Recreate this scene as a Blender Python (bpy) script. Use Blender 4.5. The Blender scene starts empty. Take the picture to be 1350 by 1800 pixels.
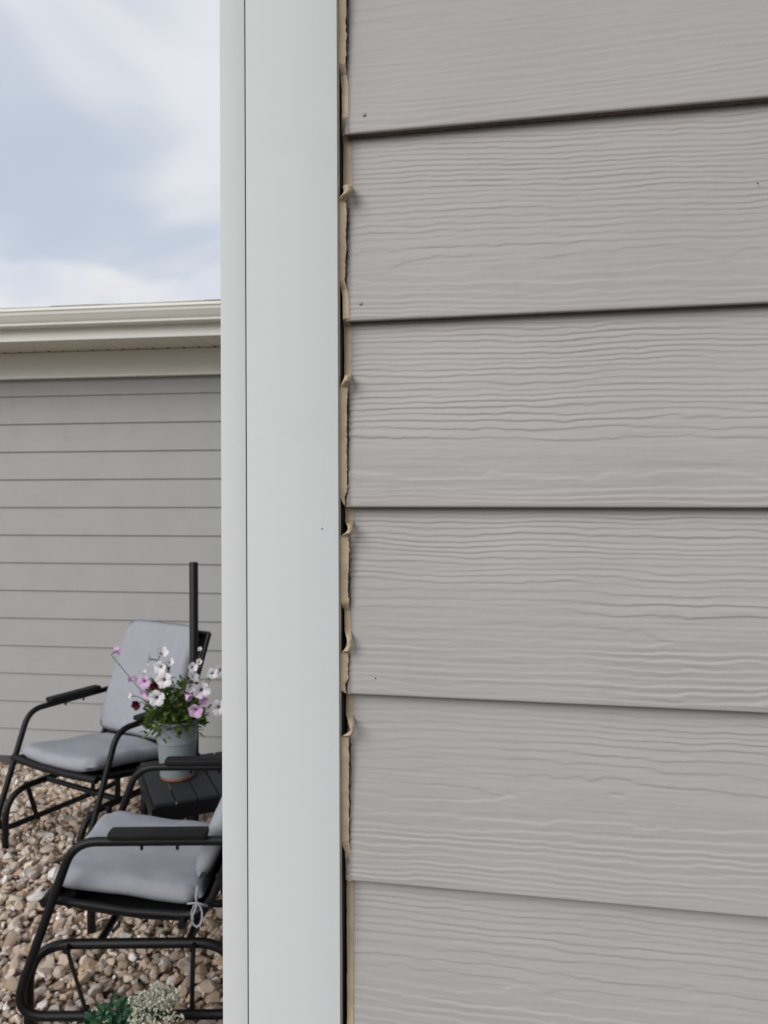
import bpy, math, random
import numpy as np
from mathutils import Matrix, Vector

R = math.radians
S = bpy.context.scene
col = S.collection
random.seed(7)

# ------------------------------------------------------------------ camera
EYE = 1.63                                   # eye height, metres
LENS_PX, W_PX, H_PX, HOR = 1352.0, 1350.0, 1800.0, 862.0
cam_d = bpy.data.cameras.new('camera')
cam = bpy.data.objects.new('camera', cam_d); col.objects.link(cam)
cam_d.sensor_fit = 'VERTICAL'; cam_d.sensor_height = 36.0
cam_d.lens = 36.0 * LENS_PX / H_PX
cam_d.shift_y = -(H_PX / 2 - HOR) / H_PX
cam_d.clip_start = 0.05; cam_d.clip_end = 3000
ROLL = R(-0.2)
cam.matrix_world = (Matrix.Translation((0, 0, EYE)) @ Matrix.Rotation(R(90), 4, 'X') @ Matrix.Rotation(ROLL, 4, 'Z'))
cam_d.dof.use_dof = True; cam_d.dof.focus_distance = 0.73; cam_d.dof.aperture_fstop = 13.0
S.camera = cam
S.cycles.max_bounces = 7; S.cycles.diffuse_bounces = 4; S.cycles.glossy_bounces = 2

# ------------------------------------------------------------------ sky and sun
SUN_EL, SUN_AZ = 31.0, -142.0                # azimuth clockwise from +Y (the view): behind thin cloud, back left of the viewer
world = bpy.data.worlds.new('World'); S.world = world; world.use_nodes = True
wn, wl = world.node_tree.nodes, world.node_tree.links
wn.clear()
def wnode(t, **k):
    n = wn.new(t)
    for a, b in k.items(): setattr(n, a, b)
    return n
w_out = wnode('ShaderNodeOutputWorld'); w_bg = wnode('ShaderNodeBackground')
w_sky = wnode('ShaderNodeTexSky', sky_type='NISHITA', sun_disc=False)
w_sky.sun_elevation = R(SUN_EL); w_sky.sun_rotation = R(SUN_AZ); w_sky.air_density = 1.0; w_sky.dust_density = 2.0
w_tc = wnode('ShaderNodeTexCoord')
w_sep = wnode('ShaderNodeSeparateXYZ'); wl.new(w_tc.outputs['Generated'], w_sep.inputs[0])
def wmath(op, a, b=None, c=None, clamp=False):
    n = wnode('ShaderNodeMath', operation=op); n.use_clamp = clamp
    for i, v in enumerate((a, b, c)):
        if v is None: continue
        if isinstance(v, (int, float)): n.inputs[i].default_value = v
        else: wl.new(v, n.inputs[i])
    return n.outputs[0]
def wnoise(scale, detail, rough, loc, stretch=(1, 1, 1), dist=0.0):
    m = wnode('ShaderNodeMapping'); m.inputs['Location'].default_value = loc; m.inputs['Scale'].default_value = stretch
    wl.new(w_tc.outputs['Generated'], m.inputs[0])
    n = wnode('ShaderNodeTexNoise'); n.inputs['Scale'].default_value = scale; n.inputs['Detail'].default_value = detail
    n.inputs['Roughness'].default_value = rough; n.inputs['Distortion'].default_value = dist
    wl.new(m.outputs[0], n.inputs['Vector']); return n.outputs['Fac']
def wmap(v, a, b, lo=0.0, hi=1.0):
    n = wnode('ShaderNodeMapRange', interpolation_type='SMOOTHSTEP')
    n.inputs['From Min'].default_value = a; n.inputs['From Max'].default_value = b
    n.inputs['To Min'].default_value = lo; n.inputs['To Max'].default_value = hi
    wl.new(v, n.inputs['Value']); return n.outputs['Result']
def wmix(f, a, b):
    n = wnode('ShaderNodeMix', data_type='RGBA')
    if isinstance(f, (int, float)): n.inputs[0].default_value = f
    else: wl.new(f, n.inputs[0])
    for i, v in ((6, a), (7, b)):
        if isinstance(v, tuple): n.inputs[i].default_value = v
        else: wl.new(v, n.inputs[i])
    return n.outputs[2]
CLOUD_WHITE = (4.60, 4.70, 4.95, 1); CLOUD_GREY = (3.40, 3.72, 4.30, 1)
SEED = (13.032, 15.774, 1.877)
thick = wmap(wnoise(3.2, 3, 0.5, SEED, (1, 1, 1.5), 0.4), 0.38, 0.60)
high = wmix(thick, CLOUD_GREY, CLOUD_WHITE)
cover = wmap(wnoise(2.6, 2, 0.5, (SEED[0] + 6.1, SEED[1] + 4.0, SEED[2] - 6.4), (1, 1, 1.6)), 0.36, 0.56, 0.84, 1.0)
sky1 = wmix(cover, w_sky.outputs[0], high)
# a bank of cumulus low round the whole horizon, its top ragged
edge = wmath('MULTIPLY_ADD', wnoise(5.0, 4, 0.55, (SEED[0] + 1.7, SEED[1] + 8.1, SEED[2] + 2.2), (1, 1, 0.4)), 0.14, 0.195)
bank = wmap(wmath('SUBTRACT', edge, w_sep.outputs['Z']), -0.006, 0.012)
bank_col = wmix(wmap(wnoise(7.0, 3, 0.5, (5.5, 2.0, 6.1), (1, 1, 1.3)), 0.35, 0.65), (3.95, 4.15, 4.7, 1), (4.75, 4.8, 4.95, 1))
sky2 = wmix(bank, sky1, bank_col)
wl.new(sky2, w_bg.inputs['Color']); w_bg.inputs['Strength'].default_value = 0.1
wl.new(w_bg.outputs[0], w_out.inputs['Surface'])

sun_d = bpy.data.lights.new('sun', 'SUN'); sun = bpy.data.objects.new('sun', sun_d); col.objects.link(sun)
sun_d.energy = 1.25; sun_d.angle = R(42); sun_d.color = (1.0, 0.96, 0.92)
sdir = Vector((math.cos(R(SUN_EL)) * math.sin(R(SUN_AZ)), math.cos(R(SUN_EL)) * math.cos(R(SUN_AZ)), math.sin(R(SUN_EL))))
sun.rotation_euler = sdir.to_track_quat('Z', 'Y').to_euler(); sun.location = (-6, 1, 9)

S.view_settings.view_transform = 'Standard'; S.view_settings.look = 'None'
S.view_settings.exposure = 0.75; S.view_settings.gamma = 1.0; S.view_settings.use_curve_mapping = False

# ------------------------------------------------------------------ helpers
def lin(r, g, b):
    f = lambda c: c / 12.92 if c <= 0.04045 else ((c + 0.055) / 1.055) ** 2.4
    return (f(r / 255), f(g / 255), f(b / 255), 1)

def mat(name, color, rough=0.7, spec=0.4, metal=0.0, var=0.06, vscale=6.0, bump=0.0, bscale=80.0, bstretch=(1, 1, 1), dirt=0.0, dirt_col=(0.1, 0.08, 0.06, 1), coords='Object'):
    m = bpy.data.materials.new(name); m.use_nodes = True
    n, l = m.node_tree.nodes, m.node_tree.links
    b = n['Principled BSDF']; b.inputs['Roughness'].default_value = rough
    b.inputs['Specular IOR Level'].default_value = spec; b.inputs['Metallic'].default_value = metal
    tc = n.new('ShaderNodeTexCoord')
    nz = n.new('ShaderNodeTexNoise'); nz.inputs['Scale'].default_value = vscale; nz.inputs['Detail'].default_value = 5
    l.new(tc.outputs[coords], nz.inputs['Vector'])
    mr = n.new('ShaderNodeMapRange'); mr.inputs['From Min'].default_value = 0.3; mr.inputs['From Max'].default_value = 0.7
    mr.inputs['To Min'].default_value = 1 - var; mr.inputs['To Max'].default_value = 1 + var
    l.new(nz.outputs['Fac'], mr.inputs['Value'])
    mx = n.new('ShaderNodeVectorMath'); mx.operation = 'SCALE'; mx.inputs[0].default_value = color[:3]
    l.new(mr.outputs[0], mx.inputs['Scale'])
    out = mx.outputs[0]
    if dirt > 0:
        d = n.new('ShaderNodeTexNoise'); d.inputs['Scale'].default_value = vscale * 3.1; d.inputs['Detail'].default_value = 8; d.inputs['Roughness'].default_value = 0.7
        l.new(tc.outputs[coords], d.inputs['Vector'])
        dm = n.new('ShaderNodeMapRange'); dm.inputs['From Min'].default_value = 0.55; dm.inputs['From Max'].default_value = 0.8
        dm.inputs['To Max'].default_value = dirt; l.new(d.outputs['Fac'], dm.inputs['Value'])
        mm = n.new('ShaderNodeMix'); mm.data_type = 'RGBA'; l.new(dm.outputs[0], mm.inputs[0]); l.new(out, mm.inputs[6]); mm.inputs[7].default_value = dirt_col
        out = mm.outputs[2]
    l.new(out, b.inputs['Base Color'])
    if bump > 0:
        mp = n.new('ShaderNodeMapping'); mp.inputs['Scale'].default_value = bstretch; l.new(tc.outputs[coords], mp.inputs[0])
        bn = n.new('ShaderNodeTexNoise'); bn.inputs['Scale'].default_value = bscale; bn.inputs['Detail'].default_value = 4
        l.new(mp.outputs[0], bn.inputs['Vector'])
        bp = n.new('ShaderNodeBump'); bp.inputs['Strength'].default_value = bump; bp.inputs['Distance'].default_value = 0.002
        l.new(bn.outputs['Fac'], bp.inputs['Height']); l.new(bp.outputs[0], b.inputs['Normal'])
    return m

def link(name, me, m, parent=None, smooth=False, loc=None):
    if m is not None and not me.materials: me.materials.append(m)
    if smooth: me.polygons.foreach_set('use_smooth', [True] * len(me.polygons))
    o = bpy.data.objects.new(name, me); col.objects.link(o)
    if parent is not None: o.parent = parent
    if loc is not None: o.location = loc
    return o

class MB:
    """collects shapes; build() links them as one mesh object"""
    def __init__(s): s.v, s.f = [], []
    def add(s, v, f):
        k = len(s.v); s.v += [tuple(p) for p in v]; s.f += [tuple(i + k for i in q) for q in f]; return s
    def box(s, x0, x1, y0, y1, z0, z1, b=0.0, M=None):
        if b <= 0:
            v = [(x, y, z) for z in (z0, z1) for y in (y0, y1) for x in (x0, x1)]
            f = [(0, 2, 3, 1), (4, 5, 7, 6), (0, 1, 5, 4), (2, 6, 7, 3), (0, 4, 6, 2), (1, 3, 7, 5)]
        else:
            import bmesh
            bm = bmesh.new(); bmesh.ops.create_cube(bm, size=1)
            for q in bm.verts: q.co = Vector(((x0 + x1) / 2 + q.co.x * (x1 - x0), (y0 + y1) / 2 + q.co.y * (y1 - y0), (z0 + z1) / 2 + q.co.z * (z1 - z0)))
            bmesh.ops.bevel(bm, geom=bm.edges[:], offset=b, segments=2, affect='EDGES', profile=0.6)
            bm.verts.index_update()
            v = [q.co[:] for q in bm.verts]; f = [[q.index for q in fc.verts] for fc in bm.faces]; bm.free()
        if M is not None: v = [tuple(M @ Vector(p)) for p in v]
        return s.add(v, f)
    def tube(s, pts, r, seg=10, cap=True, flat=1.0):
        P = [Vector(p) for p in pts]; n = len(P); rr = r if isinstance(r, (list, tuple)) else [r] * n
        T = [((P[min(i + 1, n - 1)] - P[max(i - 1, 0)]).normalized()) for i in range(n)]
        u = T[0].orthogonal().normalized(); v = []
        for i in range(n):
            u = (u - T[i] * u.dot(T[i])).normalized(); w = T[i].cross(u)
            for k in range(seg):
                a = 2 * math.pi * k / seg
                v.append(P[i] + (u * math.cos(a) + w * math.sin(a) * flat) * rr[i])
        f = [(i * seg + k, i * seg + (k + 1) % seg, (i + 1) * seg + (k + 1) % seg, (i + 1) * seg + k) for i in range(n - 1) for k in range(seg)]
        if cap: f += [tuple(reversed(range(seg))), tuple((n - 1) * seg + k for k in range(seg))]
        return s.add(v, f)
    def lathe(s, prof, c=(0, 0, 0), seg=32):
        v = [(c[0] + r * math.cos(2 * math.pi * k / seg), c[1] + r * math.sin(2 * math.pi * k / seg), c[2] + z) for r, z in prof for k in range(seg)]
        f = [(i * seg + k, i * seg + (k + 1) % seg, (i + 1) * seg + (k + 1) % seg, (i + 1) * seg + k) for i in range(len(prof) - 1) for k in range(seg)]
        return s.add(v, f)
    def prism(s, prof, a0, a1, axis='x'):
        """closed 2-D outline (p, q) swept along an axis; x: (p,q)=(y,z), y: (x,z)"""
        n = len(prof)
        mk = (lambda a, p: (a, p[0], p[1])) if axis == 'x' else (lambda a, p: (p[0], a, p[1]))
        v = [mk(a0, p) for p in prof] + [mk(a1, p) for p in prof]
        f = [(i, (i + 1) % n, n + (i + 1) % n, n + i) for i in range(n)] + [tuple(reversed(range(n))), tuple(range(n, 2 * n))]
        return s.add(v, f)
    def mesh(s, name):
        me = bpy.data.meshes.new(name); me.from_pydata(s.v, [], s.f); me.update(); return me
    def build(s, name, m, parent=None, smooth=False):
        return link(name, s.mesh(name), m, parent, smooth)

def auto_smooth(o, ang=40):
    me = o.data; me.polygons.foreach_set('use_smooth', [True] * len(me.polygons)); me.set_sharp_from_angle(angle=R(ang)); return o

def fillet(pts, rad, n=6):
    P = [Vector(p) for p in pts]; out = [P[0]]
    for i in range(1, len(P) - 1):
        a, b, c = P[i - 1], P[i], P[i + 1]; r = rad[i - 1] if isinstance(rad, (list, tuple)) else rad
        d1, d2 = (a - b).normalized(), (c - b).normalized(); th = d1.angle(d2)
        t = min(r / math.tan(th / 2), (a - b).length * 0.49, (c - b).length * 0.49)
        p0, p1 = b + d1 * t, b + d2 * t
        for k in range(n + 1):
            s = k / n; out.append(p0 * (1 - s) ** 2 + b * 2 * s * (1 - s) + p1 * s * s)
    out.append(P[-1]); return out

def thing(name, label, cat, loc=(0, 0, 0), rz=0.0, group=None):
    o = bpy.data.objects.new(name, None); col.objects.link(o); o.empty_display_size = 0.1
    o.location = loc; o.rotation_euler = (0, 0, rz); return tag(o, label, cat, group)
def tag(o, label, cat, group=None, kind=None):
    if label: o['label'] = label
    if cat: o['category'] = cat
    if group: o['group'] = group
    if kind: o['kind'] = kind
    return o
def copy_tree(o, parent=None):
    c = o.copy(); col.objects.link(c); c.parent = parent
    for ch in list(o.children): copy_tree(ch, c)
    return c

# numpy value noise, smooth, repeatable
def vnoise(x, y, seed=0):
    xi = np.floor(x).astype(np.int64); yi = np.floor(y).astype(np.int64); fx = x - xi; fy = y - yi
    fx = fx * fx * fx * (fx * (fx * 6 - 15) + 10); fy = fy * fy * fy * (fy * (fy * 6 - 15) + 10)
    def h(a, b):
        k = (a * 374761393 + b * 668265263 + seed * 1442695041) & 0x7fffffff
        k = ((k ^ (k >> 13)) * 1274126177) & 0x7fffffff; k = (k ^ (k >> 16)) & 0xffff
        return k / 65535.0 * 2 - 1
    a = h(xi, yi); b = h(xi + 1, yi); c = h(xi, yi + 1); d = h(xi + 1, yi + 1)
    return (a * (1 - fx) + b * fx) * (1 - fy) + (c * (1 - fx) + d * fx) * fy
def sstep(a, b, t):
    t = np.clip((t - a) / (b - a), 0, 1); return t * t * (3 - 2 * t)

# ------------------------------------------------------------------ materials
def siding_mat(name, color, bump):
    return mat(name, color, rough=0.62, spec=0.3, var=0.035, vscale=5, bump=bump, bscale=260, bstretch=(0.12, 1, 1.0), dirt=0.14, dirt_col=(0.24, 0.21, 0.19, 1))
M_SIDE = siding_mat('painted_siding', lin(169, 166, 164), 0.18)
M_SIDE_FAR = siding_mat('painted_siding_far', lin(162, 163, 162), 0.08)
M_TRIM = mat('white_trim_paint', lin(206, 209, 209), rough=0.75, spec=0.12, var=0.012, vscale=3, bump=0.09, bscale=160, dirt=0.12, dirt_col=(0.42, 0.40, 0.37, 1))
M_EDGE = mat('caulk_smear', lin(188, 181, 160), rough=0.7, var=0.12, vscale=60)
M_CAULK = mat('tan_caulk', lin(184, 164, 137), rough=0.5, spec=0.4, var=0.14, vscale=45, bump=0.25, bscale=500, dirt=0.35, dirt_col=(0.22, 0.16, 0.11, 1))
M_RAW_SHADE = mat('raw_board_and_lap_shade', lin(104, 93, 92), rough=0.95, var=0.25, vscale=180, bump=0.5, bscale=600)
M_CRUST = mat('grey_caulk_crust', lin(150, 142, 140), rough=0.95, var=0.3, vscale=220, bump=0.6, bscale=700)
M_WRAP_SHADE = mat('house_wrap_and_gap_shade', (0.012, 0.011, 0.011, 1), rough=0.9)  # near-black doubles as shade in the depth of the caulk joint
M_FOUND = mat('dark_foundation', lin(84, 82, 82), rough=0.9, var=0.2, vscale=12, bump=0.4)
M_CREAM = mat('cream_eave_metal', lin(232, 232, 224), rough=0.45, spec=0.4, var=0.02, vscale=2)
M_SOFFIT = mat('cream_soffit_vinyl', lin(226, 222, 210), rough=0.55, var=0.03, vscale=2)
M_SHINGLE = mat('asphalt_shingle', (0.055, 0.052, 0.055, 1), rough=0.95, var=0.35, vscale=30, bump=0.8, bscale=400)
M_BLACK = mat('black_powder_coat', (0.0055, 0.0055, 0.0065, 1), rough=0.45, spec=0.28, var=0.15, vscale=25, dirt=0.2, dirt_col=(0.025, 0.022, 0.02, 1))
M_PAD = mat('black_plastic', (0.007, 0.007, 0.008, 1), rough=0.55, spec=0.25, var=0.1, bump=0.15, bscale=300)
M_SLING = mat('black_sling_mesh', (0.008, 0.008, 0.009, 1), rough=0.9, var=0.25, vscale=120, bump=0.5, bscale=700)
M_SLAT = mat('charcoal_slats', (0.020, 0.022, 0.026, 1), rough=0.6, var=0.2, vscale=12, bump=0.2, bscale=150)
M_CUSH = mat('grey_cushion_cloth', lin(153, 156, 162), rough=0.95, spec=0.1, var=0.035, vscale=30, bump=0.35, bscale=420, dirt=0.12, dirt_col=(0.2, 0.2, 0.22, 1))
M_POT = mat('blue_grey_pot', lin(136, 146, 150), rough=0.55, var=0.06, vscale=8, bump=0.1)
M_TERRA = mat('terracotta', lin(158, 112, 84), rough=0.9, var=0.2, vscale=40, bump=0.2)
M_SOIL = mat('potting_soil', (0.022, 0.015, 0.01, 1), rough=1, var=0.5, vscale=90, bump=1.0, bscale=200)
M_NAIL = mat('painted_nail', lin(150, 147, 146), rough=0.5, var=0.1)
M_DARKHOLE = mat('dark_speck', (0.06, 0.05, 0.05, 1), rough=0.9)

def leaf_mat(name, c1, c2, trans=0.25, rough=0.55):
    m = bpy.data.materials.new(name); m.use_nodes = True; n, l = m.node_tree.nodes, m.node_tree.links
    b = n['Principled BSDF']; b.inputs['Roughness'].default_value = rough; b.inputs['Specular IOR Level'].default_value = 0.3
    g = n.new('ShaderNodeNewGeometry'); mx = n.new('ShaderNodeMix'); mx.data_type = 'RGBA'
    l.new(g.outputs['Random Per Island'], mx.inputs[0]); mx.inputs[6].default_value = c1; mx.inputs[7].default_value = c2
    l.new(mx.outputs[2], b.inputs['Base Color'])
    t = n.new('ShaderNodeBsdfTranslucent'); l.new(mx.outputs[2], t.inputs['Color'])
    s = n.new('ShaderNodeMixShader'); s.inputs[0].default_value = trans
    l.new(b.outputs[0], s.inputs[1]); l.new(t.outputs[0], s.inputs[2]); l.new(s.outputs[0], n['Material Output'].inputs['Surface'])
    return m
M_LEAF = leaf_mat('petunia_leaf', (0.045, 0.085, 0.014, 1), (0.13, 0.19, 0.035, 1))
M_STEM = leaf_mat('green_stem', (0.06, 0.10, 0.03, 1), (0.10, 0.14, 0.05, 1), 0.1)
M_TEAL = leaf_mat('dark_teal_leaf', (0.015, 0.055, 0.028, 1), (0.045, 0.13, 0.06, 1), 0.2)
M_CREAMFL = leaf_mat('cream_floret', (0.45, 0.45, 0.34, 1), (0.74, 0.73, 0.64, 1), 0.2, 0.8)
M_MINT = leaf_mat('mint_tip', (0.28, 0.50, 0.36, 1), (0.45, 0.62, 0.46, 1), 0.2)

def petal_mat(name, outer, throat):
    """petal colour with a throat of its own colour near the flower's axis (Object coordinates)"""
    m = bpy.data.materials.new(name); m.use_nodes = True; n, l = m.node_tree.nodes, m.node_tree.links
    b = n['Principled BSDF']; b.inputs['Roughness'].default_value = 0.7; b.inputs['Specular IOR Level'].default_value = 0.15
    tc = n.new('ShaderNodeTexCoord'); sp = n.new('ShaderNodeSeparateXYZ'); l.new(tc.outputs['Object'], sp.inputs[0])
    cx = n.new('ShaderNodeCombineXYZ'); l.new(sp.outputs[0], cx.inputs[0]); l.new(sp.outputs[1], cx.inputs[1])
    ln = n.new('ShaderNodeVectorMath'); ln.operation = 'LENGTH'; l.new(cx.outputs[0], ln.inputs[0])
    nz = n.new('ShaderNodeTexNoise'); nz.inputs['Scale'].default_value = 90; l.new(tc.outputs['Object'], nz.inputs['Vector'])
    ad = n.new('ShaderNodeMath'); ad.operation = 'MULTIPLY_ADD'; ad.inputs[1].default_value = 0.006; l.new(nz.outputs['Fac'], ad.inputs[0]); l.new(ln.outputs['Value'], ad.inputs[2])
    rp = n.new('ShaderNodeValToRGB'); rp.color_ramp.elements[0].position = 0.0065; rp.color_ramp.elements[0].color = throat
    rp.color_ramp.elements[1].position = 0.0105; rp.color_ramp.elements[1].color = outer; l.new(ad.outputs[0], rp.inputs[0])
    l.new(rp.outputs[0], b.inputs['Base Color'])
    t = n.new('ShaderNodeBsdfTranslucent'); l.new(rp.outputs[0], t.inputs['Color'])
    s = n.new('ShaderNodeMixShader'); s.inputs[0].default_value = 0.2
    l.new(b.outputs[0], s.inputs[1]); l.new(t.outputs[0], s.inputs[2]); l.new(s.outputs[0], n['Material Output'].inputs['Surface'])
    return m
P_WHITE = petal_mat('white_petal', (0.86, 0.84, 0.87, 1), (0.10, 0.04, 0.12, 1))
P_PINK = petal_mat('pink_petal', (0.70, 0.48, 0.70, 1), (0.25, 0.06, 0.25, 1))
P_RED = petal_mat('dark_red_petal', (0.075, 0.006, 0.016, 1), (0.03, 0.002, 0.006, 1))

def stone_mat():
    m = bpy.data.materials.new('river_stone'); m.use_nodes = True; n, l = m.node_tree.nodes, m.node_tree.links
    b = n['Principled BSDF']; b.inputs['Roughness'].default_value = 0.8; b.inputs['Specular IOR Level'].default_value = 0.25
    g = n.new('ShaderNodeNewGeometry'); oi = n.new('ShaderNodeObjectInfo')
    a = n.new('ShaderNodeMath'); a.operation = 'ADD'; l.new(g.outputs['Random Per Island'], a.inputs[0]); l.new(oi.outputs['Random'], a.inputs[1])
    fr = n.new('ShaderNodeMath'); fr.operation = 'FRACT'; l.new(a.outputs[0], fr.inputs[0])
    rp = n.new('ShaderNodeValToRGB'); e = rp.color_ramp.elements
    stops = [(0.0, lin(160, 140, 124)), (0.16, lin(188, 165, 144)), (0.32, lin(208, 190, 170)), (0.46, lin(182, 165, 152)),
             (0.60, lin(218, 204, 187)), (0.72, lin(196, 163, 132)), (0.82, lin(222, 212, 200)), (0.93, lin(234, 230, 225)), (1.0, lin(174, 160, 151))]
    e[0].position, e[0].color = stops[0]; e[1].position, e[1].color = stops[-1]
    for p, c in stops[1:-1]: k = e.new(p); k.color = c
    l.new(fr.outputs[0], rp.inputs[0])
    tc = n.new('ShaderNodeTexCoord'); nz = n.new('ShaderNodeTexNoise'); nz.inputs['Scale'].default_value = 40; nz.inputs['Detail'].default_value = 6
    l.new(tc.outputs['Object'], nz.inputs['Vector'])
    mr = n.new('ShaderNodeMapRange'); mr.inputs['From Min'].default_value = 0.3; mr.inputs['From Max'].default_value = 0.7; mr.inputs['To Min'].default_value = 0.72; mr.inputs['To Max'].default_value = 1.18
    l.new(nz.outputs['Fac'], mr.inputs['Value'])
    sc = n.new('ShaderNodeVectorMath'); sc.operation = 'SCALE'; l.new(rp.outputs[0], sc.inputs[0]); l.new(mr.outputs[0], sc.inputs['Scale'])
    l.new(sc.outputs[0], b.inputs['Base Color'])
    bp = n.new('ShaderNodeBump'); bp.inputs['Strength'].default_value = 0.5; bp.inputs['Distance'].default_value = 0.006
    l.new(nz.outputs['Fac'], bp.inputs['Height']); l.new(bp.outputs[0], b.inputs['Normal'])
    return m
M_STONE = stone_mat()
M_GROUND = mat('dry_lawn', (0.075, 0.075, 0.045, 1), rough=1, var=0.4, vscale=3, bump=0.8, bscale=40)
def bed_mat():
    m = bpy.data.materials.new('stony_bed'); m.use_nodes = True; n, l = m.node_tree.nodes, m.node_tree.links
    b = n['Principled BSDF']; b.inputs['Roughness'].default_value = 0.95; b.inputs['Specular IOR Level'].default_value = 0.1
    tc = n.new('ShaderNodeTexCoord'); vo = n.new('ShaderNodeTexVoronoi'); vo.inputs['Scale'].default_value = 34; l.new(tc.outputs['Object'], vo.inputs['Vector'])
    sp = n.new('ShaderNodeSeparateColor'); l.new(vo.outputs['Color'], sp.inputs[0])
    rp = n.new('ShaderNodeValToRGB'); e = rp.color_ramp.elements
    e[0].color = lin(120, 100, 84); e[1].color = lin(206, 192, 176)
    for p, c in ((0.3, lin(172, 150, 130)), (0.55, lin(190, 170, 150)), (0.75, lin(168, 136, 108))): k = e.new(p); k.color = c
    l.new(sp.outputs[0], rp.inputs[0])
    dk = n.new('ShaderNodeMapRange'); dk.inputs['From Min'].default_value = 0.35; dk.inputs['From Max'].default_value = 0.75; l.new(vo.outputs['Distance'], dk.inputs['Value'])
    mx = n.new('ShaderNodeMix'); mx.data_type = 'RGBA'; l.new(dk.outputs[0], mx.inputs[0]); l.new(rp.outputs[0], mx.inputs[6]); mx.inputs[7].default_value = (0.07, 0.05, 0.038, 1)
    l.new(mx.outputs[2], b.inputs['Base Color'])
    bp = n.new('ShaderNodeBump'); bp.invert = True; bp.inputs['Strength'].default_value = 1.0; bp.inputs['Distance'].default_value = 0.012
    l.new(vo.outputs['Distance'], bp.inputs['Height']); l.new(bp.outputs[0], b.inputs['Normal'])
    return m
M_BED = bed_mat()

# ------------------------------------------------------------------ ground
g = MB()
N = 16; ext = [-600, -120, -30, -8, -4, -2, 0, 2, 4, 8, 30, 120, 600]
g.v = [(x, y, -0.15) for y in ext for x in ext]; k = len(ext)
g.f = [(j * k + i, j * k + i + 1, (j + 1) * k + i + 1, (j + 1) * k + i) for j in range(k - 1) for i in range(k - 1)]
ground = g.build('ground', M_GROUND); tag(ground, 'lawn and soil around the houses', None, kind='structure')
def dip(y):                                   # the bed falls a little towards the far house
    t = min(max((y - 3.95) / 0.85, 0.0), 1.0); return -0.115 * t * t * (3 - 2 * t)
bx_ = np.linspace(-9.0, 0.9, 40); by_ = np.concatenate([np.linspace(0.35, 3.9, 12), np.linspace(4.0, 5.6, 14)])  # bed widened out of view to bounce light up onto the eave
b_ = MB(); b_.v = [(x, y, -0.014 + dip(y)) for y in by_ for x in bx_]
b_.f = [(j_ * 40 + i_, j_ * 40 + i_ + 1, (j_ + 1) * 40 + i_ + 1, (j_ + 1) * 40 + i_) for j_ in range(len(by_) - 1) for i_ in range(39)]
bed = b_.build('gravel_bed', M_BED, None, True)
tag(bed, 'sandy bed under the river stones between the houses, widened out of view to bounce light', None, kind='structure')

# ------------------------------------------------------------------ near house
YAW = R(-10.4)
HX, HY = -0.0320, 0.733
house = thing('house', 'house corner close by with white corner trim and peeling tan caulk beside grey siding', 'house', (HX, HY, 0), YAW)
def local_at(px, py, yl=0.0):
    """point of the near wall (house coordinates) on the plane y = yl seen at a photograph pixel"""
    dx, dy = px - W_PX / 2, py - H_PX / 2
    ux = dx + math.sin(ROLL) * dy; uy = dy - math.sin(ROLL) * dx
    d = Vector((ux / LENS_PX, 1.0, -(uy + H_PX / 2 - HOR) / LENS_PX))
    c, s = math.cos(-YAW), math.sin(-YAW)
    o = Vector((-HX, -HY)); ol = Vector((o.x * c - o.y * s, o.x * s + o.y * c)); dl = Vector((d.x * c - d.y * s, d.x * s + d.y * c))
    t = (yl - ol.y) / dl.y
    return ol.x + dl.x * t, EYE + d.z * t

EXPO, BUTT0 = 0.1780, 1.6135                  # course exposure, height of the butt edge nearest the eye
SLOPE = 0.0115 / EXPO
# grain character of the courses: (centre height, centre x, ring density a, b, amplitude)
GRAIN = {3: (0.115, 0.50, 120, 0.050, 0.07), 2: (0.088, 0.22, 175, 0.032, 0.58), 1: (0.050, 0.24, 200, 0.028, 0.95), 0: (0.046, 0.19, 200, 0.032, 1.10),
         -1: (0.068, 0.13, 205, 0.036, 1.30), -2: (0.088, 0.20, 175, 0.036, 0.85), -3: (0.09, 0.2, 170, 0.03, 0.7)}

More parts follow.
